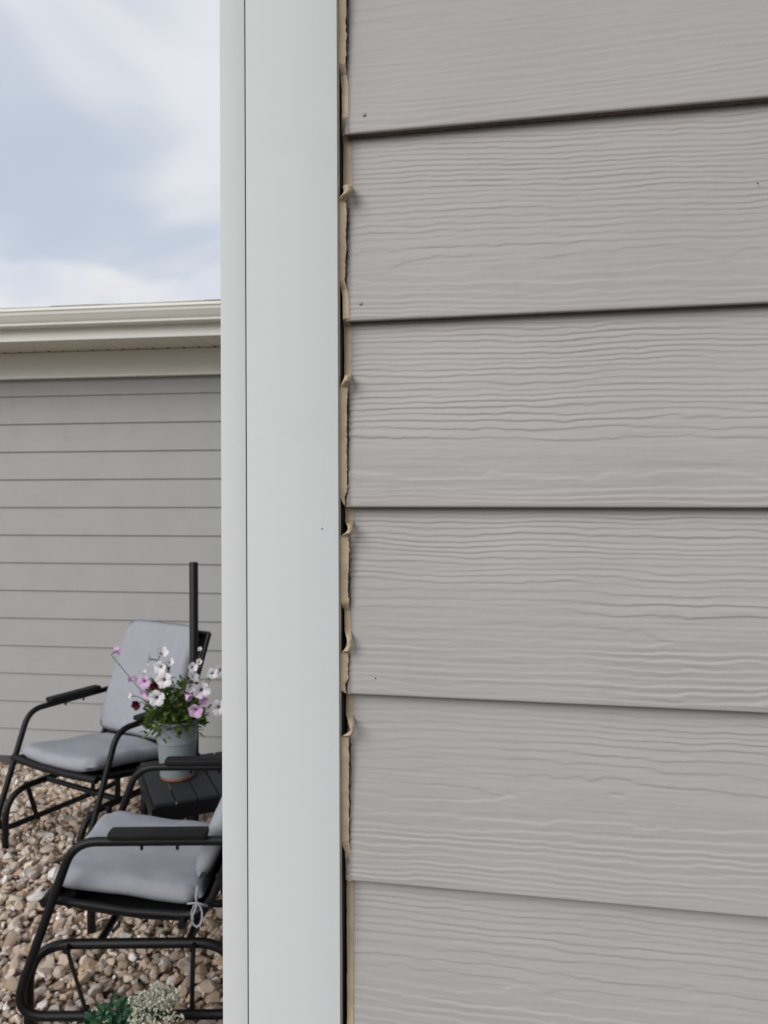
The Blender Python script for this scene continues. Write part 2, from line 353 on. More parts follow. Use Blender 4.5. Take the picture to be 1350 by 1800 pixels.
def siding_board(kc, fine):
    z0 = BUTT0 + EXPO * kc; seed = 31 + kc * 7
    hc, xc, ra, rc, amp = GRAIN.get(kc, (0.05 + 0.07 * ((kc * 37) % 10) / 10, 0.3 + ((kc * 53) % 10) / 10, 170, 0.03, 0.7))
    xs = np.concatenate([np.arange(0, 0.45, 0.003), np.arange(0.45, 3.21, 0.016)]) if fine else np.linspace(0, 3.2, 130)
    hs = np.concatenate([[0.0006, 0.0016], np.arange(0.003, 0.186, 0.0009), [0.19, 0.205]]) if fine else np.concatenate([[0.0006, 0.0016], np.arange(0.003, 0.186, 0.003), [0.19, 0.205]])
    X, H = np.meshgrid(xs, hs)
    cen = hc + 0.010 * vnoise(X * 3.1, X * 0 + 0.5, seed) + 0.004 * vnoise(X * 11.0, X * 0 + 0.5, seed + 1)
    u = H - cen
    ue = np.sqrt(u * u + (0.055 * (X - xc)) ** 2 + 1e-6)
    n1 = vnoise(X * 4.0, H * 30, seed + 2); n2 = vnoise(X * 13.0, H * 70, seed + 3); n3 = vnoise(X * 45.0, H * 90, seed + 4)
    ring = ra * (np.sqrt(ue * ue + rc * rc) - rc) + 0.34 * n1 + 0.26 * n2 + 0.16 * n3 + 0.10 * vnoise(X * 95, H * 140, seed + 15) + 0.35 * vnoise(X * 0.7, H * 55, seed + 14)
    t = ring - np.floor(ring)
    dens = ra * ue / np.sqrt(ue * ue + rc * rc)                                     # rings per metre
    rise = np.clip(0.0011 * dens, 0.05, 0.22)                   # the step keeps about the same width
    prof = np.where(t < rise, sstep(0, 1, t / rise), 1 - sstep(0, 1, np.clip((t - rise) / (1 - rise), 0, 1)) )
    fade = (0.36 + 0.64 * sstep(-0.55, 0.25, vnoise(X * 2.0 + 5, H * 16, seed + 5))) * (0.6 + 0.4 * sstep(-0.4, 0.5, vnoise(X * 7.0, np.floor(ring) * 3.7 + H * 2, seed + 6)))
    relief = 0.00075 * amp * prof * fade + 0.00010 * (0.4 + amp) * vnoise(X * 14, H * 380, seed + 8) + 0.00005 * vnoise(X * 60, H * 600, seed + 16)
    relief *= sstep(0.001, 0.006, H) * (1 - sstep(0.172, 0.180, H))
    edge_r = np.where(H < 0.0012, 0.0007, 0.0)                  # eased lower edge
    wob = 0.0004 * vnoise(X * 2.0, X * 0, seed + 9)
    Y = SLOPE * H - relief + edge_r + wob
    Z = z0 + H + 0.0004 * vnoise(X * 1.3, X * 0 + 0.3, seed + 12) * (H < 0.01)
    xj = X + np.where(X < 1e-9, -0.0020 + 0.0004 * vnoise(H * 260, H * 0, seed + 10), 0.0)
    nr, nc = X.shape
    under = np.stack([xj[0], Y[0] + 0.0012, Z[0] - 0.0006], 1); back = np.stack([xj[0], np.full(nc, 0.0110), Z[0] - 0.0006], 1)
    top = np.stack([xj[0], np.full(nc, 0.0195), np.full(nc, z0 + 0.205)], 1)
    V = np.concatenate([np.stack([xj, Y, Z], 2).reshape(-1, 3), under, back, top])
    idx = np.arange(nr * nc).reshape(nr, nc); iu, ib, it = nr * nc + np.arange(nc), nr * nc + nc + np.arange(nc), nr * nc + 2 * nc + np.arange(nc)
    loop = [ib, iu] + [idx[i] for i in range(nr)] + [it]
    Q = [np.stack([loop[i][:-1], loop[i][1:], loop[i + 1][1:], loop[i + 1][:-1]], 1) for i in range(len(loop) - 1)]
    Q.append(np.stack([it[:-1], it[1:], ib[1:], ib[:-1]], 1))
    Q = np.concatenate(Q)
    me = bpy.data.meshes.new('siding_board')
    cap = np.array([l[0] for l in loop])[::-1]
    nq = len(Q); me.vertices.add(len(V)); me.vertices.foreach_set('co', V.astype(np.float32).ravel())
    me.loops.add(nq * 4 + len(cap)); me.loops.foreach_set('vertex_index', np.concatenate([Q.ravel(), cap]).astype(np.int32))
    me.polygons.add(nq + 1); me.polygons.foreach_set('loop_start', np.concatenate([np.arange(nq) * 4, [nq * 4]]).astype(np.int32))
    me.materials.append(M_SIDE); me.materials.append(M_RAW_SHADE)
    mi = np.zeros(nq + 1, np.int32); mi[-1] = 1; mi[:nc - 1] = 1  # cut end is raw board; lap undersides take its dark tone as painted shade
    me.polygons.foreach_set('material_index', mi)
    sm = np.ones(nq + 1, bool); sm[-1] = False; sm[:(nc - 1) * 2] = False; me.polygons.foreach_set('use_smooth', sm)
    me.update(calc_edges=True); me.validate()
    return link('siding_board', me, None, house)

for kc in range(-8, 6):
    siding_board(kc, -4 < kc < 4)

# sheathing behind, and the rest of the house body
xt_r, _ = local_at(594.6, 862, -0.009)       # trim: right edge, seam, left edge
xt_l, _ = local_at(433.7, 862, -0.009)
xs_r, _ = local_at(432.1, 862, -0.009)
xs_l, _ = local_at(388.5, 862, -0.009)
TOPZ = 2.72
MB().box(xs_l + 0.022, 3.2, 0.021, 0.05, 0.05, TOPZ).build('sheathing', M_WRAP_SHADE, house)
MB().box(xs_l + 0.024, 3.2, 0.052, 2.9, 0.0, TOPZ).build('wall', M_SIDE_FAR, house)
MB().box(xs_l + 0.03, 3.2, 0.03, 2.9, -0.02, 0.19).build('foundation', M_RAW_SHADE, house)

def trim_board(x0, x1, y0, y1, name='corner_board'):
    import bmesh
    bm = bmesh.new(); bmesh.ops.create_cube(bm, size=1)
    for q in bm.verts: q.co = Vector(((x0 + x1) / 2 + q.co.x * (x1 - x0), (y0 + y1) / 2 + q.co.y * (y1 - y0), (0.12 + TOPZ) / 2 + q.co.z * (TOPZ - 0.12)))
    ed = [e for e in bm.edges if abs(e.verts[0].co.z - e.verts[1].co.z) > 1]
    bmesh.ops.bevel(bm, geom=ed, offset=0.0007, segments=2, affect='EDGES', profile=0.5)
    me = bpy.data.meshes.new(name); bm.to_mesh(me); bm.free()
    o = link(name, me, M_TRIM, house); return auto_smooth(o, 30)
trim_board(xt_l, xt_r, -0.009, 0.0205)
trim_board(xs_l, xs_r, -0.0092, 0.105)
# dark ragged thread along the seam between the two boards
s = MB(); zz = np.arange(0.13, 2.7, 0.004); rng = np.random.RandomState(4)
w0 = 0.0011 + 0.0004 * vnoise(zz * 60, zz * 0, 3) + 0.0003 * vnoise(zz * 240, zz * 0, 5)
v = []; f = []
for i, z in enumerate(zz):
    c = (xt_l + xs_r) / 2 + 0.0001 * math.sin(z * 40)
    v += [(c - w0[i], -0.0080, z), (c + w0[i], -0.0080, z)]
    if i: f.append((2 * i - 2, 2 * i - 1, 2 * i + 1, 2 * i))
s.add(v, f).build('seam_thread', M_WRAP_SHADE, house)
# smear of old caulk left on the side of the trim board
v = []; f = []; zz = np.arange(0.13, 2.7, 0.003)
dep = 0.0016 + 0.0012 * vnoise(zz * 25, zz * 0, 8) + 0.0006 * vnoise(zz * 120, zz * 0, 9)
for i, z in enumerate(zz):
    v += [(xt_r + 0.0003, -0.009 + dep[i], z), (xt_r + 0.0003, -0.0008, z)]
    if i: f.append((2 * i - 2, 2 * i, 2 * i + 1, 2 * i - 1))
MB().add(v, f).build('caulk_smear', M_EDGE, house)

MB().box(xt_r + 0.0001, xt_r + 0.0006, -0.0006, 0.0205, 0.13, 2.7).build('joint_shade_strip', M_WRAP_SHADE, house)  # black strip on the trim's side, painted in as the joint's shade
# ---- the peeling caulk bead: rows (photo y, left px, right px, state)
# T = still stuck to the trim, torn off the siding;  S = stuck to the siding, torn off the trim;  C = curls out
CK = [(-60, 593, 608, 'T'), (95, 593.5, 608, 'T'), (112, 594.5, 607.5, 'T'), (128, 597.5, 609.5, 'S'), (150, 600.5, 612.5, 'S'), (205, 600.5, 612.5, 'S'), (236, 600, 613, 'S'),
      (244, 603.5, 617, 'S'), (322, 603, 619, 'S'), (331, 603, 619.5, 'C'), (341, 604, 621, 'C'), (348, 598, 616, 'C'), (354, 595.5, 609, 'T'), (474, 596, 607.5, 'T'),
      (492, 598, 606.5, 'T'), (508, 600, 610, 'S'), (525, 602, 612.5, 'S'), (560, 602.5, 613.5, 'S'), (570, 605, 618, 'S'), (655, 605, 618, 'S'), (664, 605, 617.5, 'C'), (672, 602, 617, 'C'),
      (681, 598.5, 610, 'T'), (780, 597.5, 609.5, 'T'), (862, 598, 610, 'T'), (869, 600, 606.5, 'T'), (873, 603, 605.5, 'T'), (888, 604.5, 606.5, 'S'), (893, 606.5, 620.5, 'S'), (917, 606.5, 621, 'S'),
      (924, 610.5, 620, 'C'), (931, 611, 622, 'C'), (937, 606, 620, 'C'), (942, 602.5, 613.5, 'T'), (1040, 602, 612, 'T'), (1060, 603, 613.5, 'T'), (1075, 605.5, 615, 'S'), (1110, 606, 617, 'S'),
      (1122, 609, 619, 'C'), (1133, 609, 620.5, 'C'), (1141, 604, 618, 'C'), (1147, 600.5, 612, 'T'), (1195, 600, 612, 'T'), (1203, 602, 608, 'T'), (1213, 604, 606.5, 'T'), (1219, 606, 609, 'S'),
      (1224, 608.5, 620, 'S'), (1262, 608, 620.5, 'S'), (1272, 614, 622.5, 'C'), (1281, 616, 624, 'C'), (1288, 607, 621, 'C'), (1294, 603, 613, 'T'), (1380, 602.5, 613.5, 'T'), (1465, 602, 613.5, 'T'),
      (1478, 604, 613.5, 'T'), (1500, 606.5, 617, 'S'), (1552, 606.5, 618.5, 'S'), (1560, 609, 621, 'S'), (1700, 609.5, 621, 'S'), (1860, 609.5, 621, 'S')]
rows = []
for py, xl, xr, st in CK:
    z = local_at(610, py, -0.001)[1]
    h = (z - BUTT0) % EXPO; ys = SLOPE * h
    if st == 'T': yl, ym, yr = -0.0036, -0.0024, -0.0012
    elif st == 'S': yl, ym, yr = ys - 0.0002, ys - 0.0006, ys - 0.0006
    else: yl, ym, yr = -0.0060, -0.0105, -0.0060
    rows.append((z, xt_r + 0.0002 if st == 'T' else local_at(xl, py, yl)[0], local_at(xr, py, yr)[0], yl, ym, yr, {'T': 0, 'S': 1, 'C': 2}[st]))
# carry one course's tearing pattern on above and below the part that the photograph shows
zlo, zhi = min(r[0] for r in rows), max(r[0] for r in rows)
cyc = [r for r in rows if BUTT0 - EXPO <= r[0] < BUTT0]
for q in list(range(-8, 0)) + list(range(2, 7)):
    for r in cyc:
        zq = r[0] + q * EXPO
        if (zq < zlo - 0.01 or zq > zhi + 0.01) and 0.2 < zq < 2.7: rows.append((zq,) + r[1:])
rows.sort()
A = np.array(rows); zt = np.arange(A[0, 0], A[-1, 0], 0.0009)
def ck(c): return np.interp(zt, A[:, 0], A[:, c])
xl, xr, yl, ym, yr, stt = [ck(i) for i in range(1, 7)]
tor = np.clip(1 - stt, 0, 1)
xr = xr + tor * (0.00045 * vnoise(zt * 420, zt * 0, 21) + 0.00045 * vnoise(zt * 130, zt * 0, 22)); xl = xl + 0.00022 * vnoise(zt * 160, zt * 0, 23) + 0.0002 * vnoise(zt * 50, zt * 0, 25)
ym = ym + 0.0003 * vnoise(zt * 90, zt * 0, 24)
v = []; f = []; NC = 12
for i in range(len(zt)):
    t = np.linspace(0, 1, 6)
    xf = xl[i] + (xr[i] - xl[i]) * t
    yf = (1 - t) ** 2 * yl[i] + 2 * t * (1 - t) * (2 * ym[i] - 0.5 * (yl[i] + yr[i])) + t * t * yr[i]
    th = np.array([0.0002, 0.0013, 0.0016, 0.0016, 0.0013, 0.0002])
    v += [(xf[j], yf[j], zt[i]) for j in range(6)] + [(xf[j], yf[j] + th[j], zt[i]) for j in range(5, -1, -1)]
    if i:
        for j in range(NC): f.append(((i - 1) * NC + j, (i - 1) * NC + (j + 1) % NC, i * NC + (j + 1) % NC, i * NC + j))
cb = MB().add(v, f).build('caulk_bead', M_CAULK, house); auto_smooth(cb, 60)
# ragged crust of caulk left along the cut ends of the siding where the bead tore away
v = []; f = []; zc = np.arange(0.2, 2.7, 0.0015)
for i, z in enumerate(zc):
    h = (z - BUTT0) % EXPO; a = 0.0012 + 0.0008 * vnoise(np.array([z * 300.0]), np.array([0.5]), 41)[0] + 0.0007 * vnoise(np.array([z * 90.0]), np.array([0.5]), 42)[0]
    a = max(a, 0.0001); y0 = SLOPE * h
    v += [(-a * 1.6 - 0.0040, y0 + 0.0026, z), (-a - 0.0023, y0 + 0.0006, z), (-0.0014 + 0.5 * a, y0 - 0.0004, z)]
    if i and (z - BUTT0) % EXPO > 0.0012: f += [(3 * i - 3, 3 * i - 2, 3 * i + 1, 3 * i), (3 * i - 2, 3 * i - 1, 3 * i + 2, 3 * i + 1)]
MB().add(v, f).build('caulk_crust', M_CRUST, house)

# nail heads
def nail(px, py, yl, r, m, tilt):
    x, z = local_at(px, py, yl); b = MB()
    b.lathe([(0.0001, 0.0009), (r * 0.55, 0.0008), (r * 0.9, 0.0003), (r, -0.0004)], seg=14)
    o = b.build('nail', m, house, True); o.location = (x, yl, z); o.rotation_euler = (R(90) + tilt, 0.25, 0)
nail(640, 202, 0.0009, 0.0021, M_NAIL, 0.22); nail(634, 533, 0.0006, 0.0021, M_NAIL, -0.2)
nail(660, 1192, 0.0010, 0.0008, M_DARKHOLE, 0); nail(566, 929, -0.0090, 0.0010, M_NAIL, 0.25); nail(1332, 322, 0.004, 0.0007, M_DARKHOLE, 0)

# left-hand side wall of the near house, eave and roof
for kc in range(-8, 6):
    z0 = BUTT0 + EXPO * kc; xb = xs_l + 0.011
    MB().prism([(xb, z0), (xb + 0.0085, z0 + EXPO + 0.02), (xb + 0.016, z0 + EXPO + 0.02), (xb + 0.008, z0)], 0.11, 2.9, 'y').build('siding_board', M_SIDE_FAR, house)
MB().box(xs_l - 0.28, 3.3, -0.30, 3.2, TOPZ + 0.002, TOPZ + 0.02).build('soffit', M_SOFFIT, house)
MB().box(xs_l - 0.30, 3.3, -0.325, -0.302, TOPZ - 0.02, TOPZ + 0.17).build('fascia', M_CREAM, house)
MB().add([(xs_l - 0.31, -0.34, 2.89), (3.3, -0.34, 2.89), (3.3, 3.3, 3.8), (xs_l - 0.31, 3.3, 3.8), (xs_l - 0.31, -0.34, 2.92), (3.3, -0.34, 2.92), (3.3, 3.3, 3.83), (xs_l - 0.31, 3.3, 3.83)],
         [(0, 3, 2, 1), (4, 5, 6, 7), (0, 1, 5, 4), (1, 2, 6, 5), (2, 3, 7, 6), (3, 0, 4, 7)]).build('roof', M_SHINGLE, house)
MB().box(xs_l - 0.28, 3.3, 3.18, 3.2, TOPZ + 0.02, 3.72).build('gable_wall', M_SIDE_FAR, house)

# ------------------------------------------------------------------ far house
FYAW = R(-7.8)
FX, FY = (194 - 675) / LENS_PX * 4.866, 4.866
far = thing('house', 'far house wall of grey lap siding under a cream gutter and eave', 'house', (FX, FY, 0), FYAW)
L0, L1 = -3.2, 3.6
zb = 2.243
for kc in range(-13, 1):
    z0 = zb + EXPO * kc
    MB().prism([(0.0, z0), (0.0, z0 + 0.003), (0.0125, z0 + EXPO + 0.02), (0.0205, z0 + EXPO + 0.02), (0.0125, z0), (0.0015, z0 - 0.0008)][::-1], L0, L1).build('siding_board', M_SIDE_FAR, far)
MB().box(L0, L1, 0.0225, 3.5, -0.02, 2.7).build('wall', M_WRAP_SHADE, far)
MB().box(L0, L1, 0.004, 0.0195, -0.3, zb - EXPO * 13 - 0.004).build('foundation', M_FOUND, far)
fz = 2.350; sz = 2.520
MB().box(L0, L1, -0.022, 0.006, fz, sz - 0.002, 0.003).build('frieze_board', M_CREAM, far)
MB().box(L0, L1, -0.052, -0.0225, fz - 0.002, fz + 0.014, 0.004).build('frieze_moulding', M_CREAM, far)
OV = 0.40
# soffit of ribbed vinyl panels
PW = 0.30; x = L0
while x < L1 - 0.01:
    b = MB(); pr = []
    for q in range(3):
        a = x + q * PW / 3
        pr += [(a + 0.001, sz + 0.009), (a + 0.012, sz), (a + PW / 3 - 0.012, sz), (a + PW / 3 - 0.001, sz + 0.009)]
    pr += [(x + PW - 0.001, sz + 0.016), (x + 0.001, sz + 0.016)]
    b.prism(pr, -OV, -0.023, 'y').build('soffit_panel', M_SOFFIT, far); x += PW
MB().box(L0, L1, -OV - 0.02, -OV - 0.002, sz - 0.012, sz + 0.19, 0.002).build('fascia', M_CREAM, far)
gy = -OV - 0.021
def gutter_profile(gz):
    out = [(gy, gz), (gy - 0.070, gz), (gy - 0.078, gz + 0.004), (gy - 0.080, gz + 0.016), (gy - 0.092, gz + 0.026), (gy - 0.100, gz + 0.042), (gy - 0.112, gz + 0.056),
           (gy - 0.116, gz + 0.074), (gy - 0.124, gz + 0.076), (gy - 0.124, gz + 0.092), (gy - 0.112, gz + 0.094), (gy - 0.112, gz + 0.088), (gy - 0.118, gz + 0.086), (gy - 0.112, gz + 0.078)]
    inn = [(gy - 0.110, gz + 0.058), (gy - 0.097, gz + 0.044), (gy - 0.089, gz + 0.028), (gy - 0.076, gz + 0.018), (gy - 0.074, gz + 0.006), (gy - 0.068, gz + 0.003), (gy - 0.002, gz + 0.003), (gy - 0.002, gz + 0.095), (gy, gz + 0.095)]
    return out + inn
auto_smooth(MB().prism(gutter_profile(2.578), L0, L1).build('gutter', M_CREAM, far), 25)
# roof: shingle courses, grazed from below
pit = 0.262; rz = 2.684
roof = MB().add([(L0, gy - 0.03, rz), (L1, gy - 0.03, rz + 0.012), (L1, 3.4, rz + 3.85 * pit), (L0, 3.4, rz + 3.85 * pit), (L0, gy - 0.03, rz - 0.012), (L1, gy - 0.03, rz), (L1, 3.4, rz + 3.85 * pit - 0.03), (L0, 3.4, rz + 3.85 * pit - 0.03)],
         [(0, 1, 2, 3), (4, 7, 6, 5), (0, 4, 5, 1), (1, 5, 6, 2), (2, 6, 7, 3), (3, 7, 4, 0)]).build('roof', M_SHINGLE, far)
rs = random.Random(3)
tab = MB().box(0, 0.30, 0, 0.25, 0, 0.005).mesh('shingle')
xx = L0
while xx < L1 - 0.3:
    o = link('shingle', tab, M_SHINGLE, roof); fx = (xx - L0) / (L1 - L0)
    o.location = (xx, gy - 0.048 - rs.random() * 0.006, rz + 0.012 * fx + 0.0005 + rs.random() * 0.004 - 0.018 * pit); o.rotation_euler = (math.atan(pit) - 0.01, rs.uniform(-0.006, 0.006), 0); xx += 0.308
# small screw hook on the wall above the chair
hk = MB().tube([(0, 0, 0), (0, -0.02, 0), (0.0, -0.032, -0.008)], 0.007, 8); ho = hk.build('hook', M_BLACK, far, True)
hd = (301 - 675) / LENS_PX; ho.location = (0.395, 0.0, EYE - (1098 - HOR) * 4.80 / LENS_PX)

# ------------------------------------------------------------------ glider chairs
def cushion_mesh(name, w, d, t, seed, bulge=0.010, fx=None, nx=34, ny=30):
    """upholstered pad: x across, y along, z thickness; soft rounded rim with a seam"""
    me_v = []; faces = []; idx = {}
    pe = 9.0
    us = np.linspace(-1, 1, nx); vs = np.linspace(-1, 1, ny)
    for side in (1, -1):
        for j, vv in enumerate(vs):
            for i, uu in enumerate(us):
                e = (abs(uu) ** pe + abs(vv) ** pe); rim = max(0.0, 1 - e) ** 0.30
                x = uu * w / 2 * (1 - 0.02 * abs(vv) ** 6); y = vv * d / 2 * (1 - 0.02 * abs(uu) ** 6)
                # squarish outline with round corners
                m = max(abs(uu), abs(vv)); rr = (abs(uu) ** 16 + abs(vv) ** 16) ** (1 / 16.0)
                if rr > 1e-6: x *= m / rr; y *= m / rr
                nz = 0.5 * float(vnoise(np.array([uu * 2.2 + 9]), np.array([vv * 2.2]), seed)[0]) + 0.35 * float(vnoise(np.array([uu * 6.0]), np.array([vv * 2.4]), seed + 1)[0])
                puck = 0.35 * float(vnoise(np.array([math.atan2(uu, vv) * 5.0]), np.array([0.3]), seed + 2)[0]) * sstep(0.55, 0.95, np.array([m]))[0]
                z = side * t / 2 * rim + side * bulge * (1 - uu * uu) * (1 - vv * vv) + (0.007 * nz + 0.010 * puck) * rim * (1 if side > 0 else 0.4)
                me_v.append((x, y, z))
    n1 = nx * ny
    for j in range(ny - 1):
        for i in range(nx - 1):
            a = j * nx + i; faces.append((a, a + 1, a + nx + 1, a + nx)); faces.append((n1 + a, n1 + a + nx, n1 + a + nx + 1, n1 + a + 1))
    rimi = [i for i in range(nx)] + [j * nx + nx - 1 for j in range(1, ny)] + [(ny - 1) * nx + i for i in range(nx - 2, -1, -1)] + [j * nx for j in range(ny - 2, 0, -1)]
    for q in range(len(rimi)):
        a, b = rimi[q], rimi[(q + 1) % len(rimi)]; faces.append((a, n1 + a, n1 + b, b))
    if fx: me_v = [fx(*p) for p in me_v]
    me = bpy.data.meshes.new(name); me.from_pydata(me_v, [], faces); me.update()
    import bmesh
    bm = bmesh.new(); bm.from_mesh(me); bmesh.ops.remove_doubles(bm, verts=bm.verts[:], dist=1e-5); bmesh.ops.recalc_face_normals(bm, faces=bm.faces[:]); bm.to_mesh(me); bm.free()
    return me

TR = 0.0135
def make_chair():
    """local: faces -y, x across, ground at z = 0"""
    root = thing('glider_chair', 'x', 'chair')
    for sx in (-1, 1):
        X = sx * 0.305
        # swinging side frame: arm, front leg, lower rail, rear leg
        path = fillet([(X, 0.30, 0.598), (X, -0.195, 0.598), (X, -0.380, 0.085), (X, 0.36, 0.085), (X, 0.235, 0.50)], [0.10, 0.075, 0.075], 7)
        auto_smooth(MB().tube(path, TR, 12).build('side_frame', M_BLACK, root), 50)
        pad = MB(); pad.box(-0.026, 0.026, -0.145, 0.145, -0.011, 0.011, 0.008)
        p = pad.build('armrest', M_PAD, root); p.location = (X, 0.055, 0.621); auto_smooth(p, 40)
        for q in (-0.05, 0.055): MB().tube([(0, q, -0.048), (0, q, -0.03)], 0.005, 8).build('screw', M_BLACK, p)
        # standing base: inverted U
        B = sx * 0.255
        path = fillet([(B, -0.35, 0.0), (B, -0.35, 0.268), (B, 0.28, 0.268), (B, 0.28, 0.0)], [0.14, 0.14], 10)
        auto_smooth(MB().tube(path, TR + 0.0015, 12).build('base_frame', M_BLACK, root), 50)
        for y0, y1 in ((-0.225, -0.170), (0.150, 0.145)):
            L = MB(); xm = sx * 0.281
            L.tube([(xm, y0, 0.268), (xm, y1, 0.086)], 0.011, 8, True, 0.45); L.tube([(xm - sx * 0.02, y0, 0.268), (xm + sx * 0.012, y0, 0.268)], 0.009, 10); L.tube([(xm - sx * 0.012, y1, 0.086), (xm + sx * 0.02, y1, 0.086)], 0.009, 10)
            auto_smooth(L.build('swing_link', M_BLACK, root), 40)
        # back upright
        path = fillet([(sx * 0.262, -0.285, 0.408), (sx * 0.262, -0.04, 0.368), (sx * 0.262, 0.180, 0.350), (sx * 0.262, 0.415, 0.915)], [0.3, 0.10], 6)
        auto_smooth(MB().tube(path, 0.0125, 10).build('seat_rail', M_BLACK, root), 50)
    auto_smooth(MB().tube([(-0.285, -0.288, 0.408), (-0.1, -0.296, 0.402), (0.1, -0.296, 0.402), (0.285, -0.288, 0.408)], 0.016, 10).build('front_bar', M_BLACK, root), 50)
    auto_smooth(MB().tube([(-0.262, 0.413, 0.911), (0.262, 0.413, 0.911)], 0.0125, 10).build('top_bar', M_BLACK, root), 50)
    for y, z in ((-0.14, 0.268), (0.13, 0.268)):
        auto_smooth(MB().tube([(-0.255, y, z), (0.255, y, z)], 0.0125, 10).build('cross_bar', M_BLACK, root), 50)
    auto_smooth(MB().tube([(-0.30, 0.12, 0.345), (0.30, 0.12, 0.345)], 0.0125, 10).build('cross_bar', M_BLACK, root), 50)
    auto_smooth(MB().tube([(-0.262, -0.225, 0.390), (0.262, -0.225, 0.390)], 0.0125, 10).build('cross_bar', M_BLACK, root), 50)
    # sling between the rails
    b = MB(); prof = [(-0.29, 0.407), (-0.16, 0.372), (0.0, 0.348), (0.10, 0.342), (0.178, 0.354), (0.212, 0.42), (0.29, 0.61), (0.41, 0.905)]; n = 9; v = []; f = []
    for y, z in prof:
        for i in range(n):
            u = -1 + 2 * i / (n - 1); sag = 0.022 * (1 - u * u); v.append((u * 0.262, y + (sag if z > 0.36 and y > 0.1 else 0), z - (sag if y < 0.17 else 0)))
    for j in range(len(prof) - 1):
        for i in range(n - 1): f.append((j * n + i, j * n + i + 1, (j + 1) * n + i + 1, (j + 1) * n + i))
    sl = b.add(v, f).build('sling', M_SLING, root, True)
    md = sl.modifiers.new('thick', 'SOLIDIFY'); md.thickness = 0.004
    # cushions
    def seat_fx(x, y, z):
        s = y; return (x, s - 0.065, 0.447 + z - 0.055 * (s + 0.22) / 0.44 - 0.055 * max(0.0, -(s + 0.17)) ** 1.0 + 0.008 * math.sin(x * 9 + s * 6))
    me = cushion_mesh('seat_cushion', 0.50, 0.47, 0.064, 11, 0.004, seat_fx)
    sc = link('seat_cushion', me, M_CUSH, root, True)
    a = math.atan2(0.565, 0.24)
    def back_fx(x, y, z):
        yy = 0.148 + (y + 0.285) * math.cos(a) - z * math.sin(a); zz = 0.432 + (y + 0.285) * math.sin(a) + z * math.cos(a); return (x, yy, zz)
    me = cushion_mesh('back_cushion', 0.50, 0.565, 0.060, 23, 0.006, back_fx)
    link('back_cushion', me, M_CUSH, root, True)
    # cloth tie knotted round the frame at a rear corner of the seat
    for sx in (1,):
        t = MB(); cx, cy, cz = sx * 0.287, 0.165, 0.405
        t.tube([(cx, cy, cz + 0.05), (cx + sx * 0.006, cy - 0.004, cz + 0.02), (cx + sx * 0.008, cy, cz)], 0.0045, 6, True, 0.6)
        t.tube([(cx, cy - 0.03, cz - 0.002), (cx + sx * 0.010, cy, cz + 0.005), (cx, cy + 0.03, cz - 0.010)], 0.005, 6, True, 0.6)
        lp = [(cx + sx * 0.010, cy + 0.016 * math.sin(k / 10 * 2 * math.pi), cz - 0.032 + 0.034 * math.cos(k / 10 * 2 * math.pi)) for k in range(11)]
        t.tube(lp, 0.0042, 6, False, 0.6)
        t.tube([(cx + sx * 0.01, cy, cz), (cx + sx * 0.012, cy - 0.012, cz - 0.03), (cx + sx * 0.008, cy - 0.014, cz - 0.06)], 0.004, 6, True, 0.5)
        t.build('tie', M_CUSH, root, True)
    return root

CH_A = dict(loc=(-0.727, 2.573, 0.0), rz=R(-89.3))
CH_B = dict(loc=(-1.318, 3.645, 0.0), rz=R(-30.5))
ca = make_chair(); cb2 = copy_tree(ca)
for o, c, lab in ((ca, CH_A, 'black glider chair with grey cushion seen side on, nearest the white corner board'), (cb2, CH_B, 'black glider chair with tall grey back cushion standing by the far house wall')):
    o.location = c['loc']; o.rotation_euler = (0, 0, c['rz']); o['label'] = lab; o['group'] = 'glider chairs on the gravel'

# ------------------------------------------------------------------ slatted table with pole
TX, TY, TZ = -0.765, 3.30, 0.42
tb = thing('side_table', 'low charcoal slatted table between the two glider chairs, holding the flower pot', 'table', (TX, TY, 0), R(24))
TH = 0.25
for i in range(6):
    x0 = -TH + i * (2 * TH / 6)
    MB().box(x0 + 0.003, x0 + 2 * TH / 6 - 0.003, -TH, TH, TZ - 0.016, TZ, 0.003).build('slat', M_SLAT, tb)
for sx, sy in ((-1, 0), (1, 0), (0, -1), (0, 1)):
    if sx: MB().box(sx * TH - 0.010, sx * TH + 0.010, -TH - 0.010, TH + 0.010, TZ - 0.065, TZ - 0.0165).build('apron', M_BLACK, tb)
    else: MB().box(-TH + 0.0102, TH - 0.0102, sy * TH - 0.010, sy * TH + 0.010, TZ - 0.065, TZ - 0.0165).build('apron', M_BLACK, tb)
for sx in (-1, 1):
    for sy in (-1, 1): MB().tube([(sx * (TH - 0.02), sy * (TH - 0.02), 0), (sx * (TH - 0.02), sy * (TH - 0.02), TZ - 0.017)], 0.016, 12).build('leg', M_BLACK, tb, True)
PXW = (340 - 675) / LENS_PX * 3.44
pole = thing('umbrella_pole', 'bare black pole rising behind the flower pot through the slatted table', 'pole', (PXW, 3.44, 0))
auto_smooth(MB().lathe([(0.0001, 1.312), (0.017, 1.312), (0.0195, 1.309), (0.0195, 0.0), (0.0001, 0.0)], seg=20).build('shaft', M_BLACK, pole), 40)
auto_smooth(MB().lathe([(0.021, TZ + 0.035), (0.028, TZ + 0.03), (0.030, TZ + 0.001), (0.0215, TZ + 0.0005)], seg=20).build('collar', M_PAD, pole), 40)
MB().lathe([(0.02, 0.05), (0.19, 0.035), (0.2, 0.02), (0.2, 0.0)], seg=28).build('foot_plate', M_BLACK, pole, True)

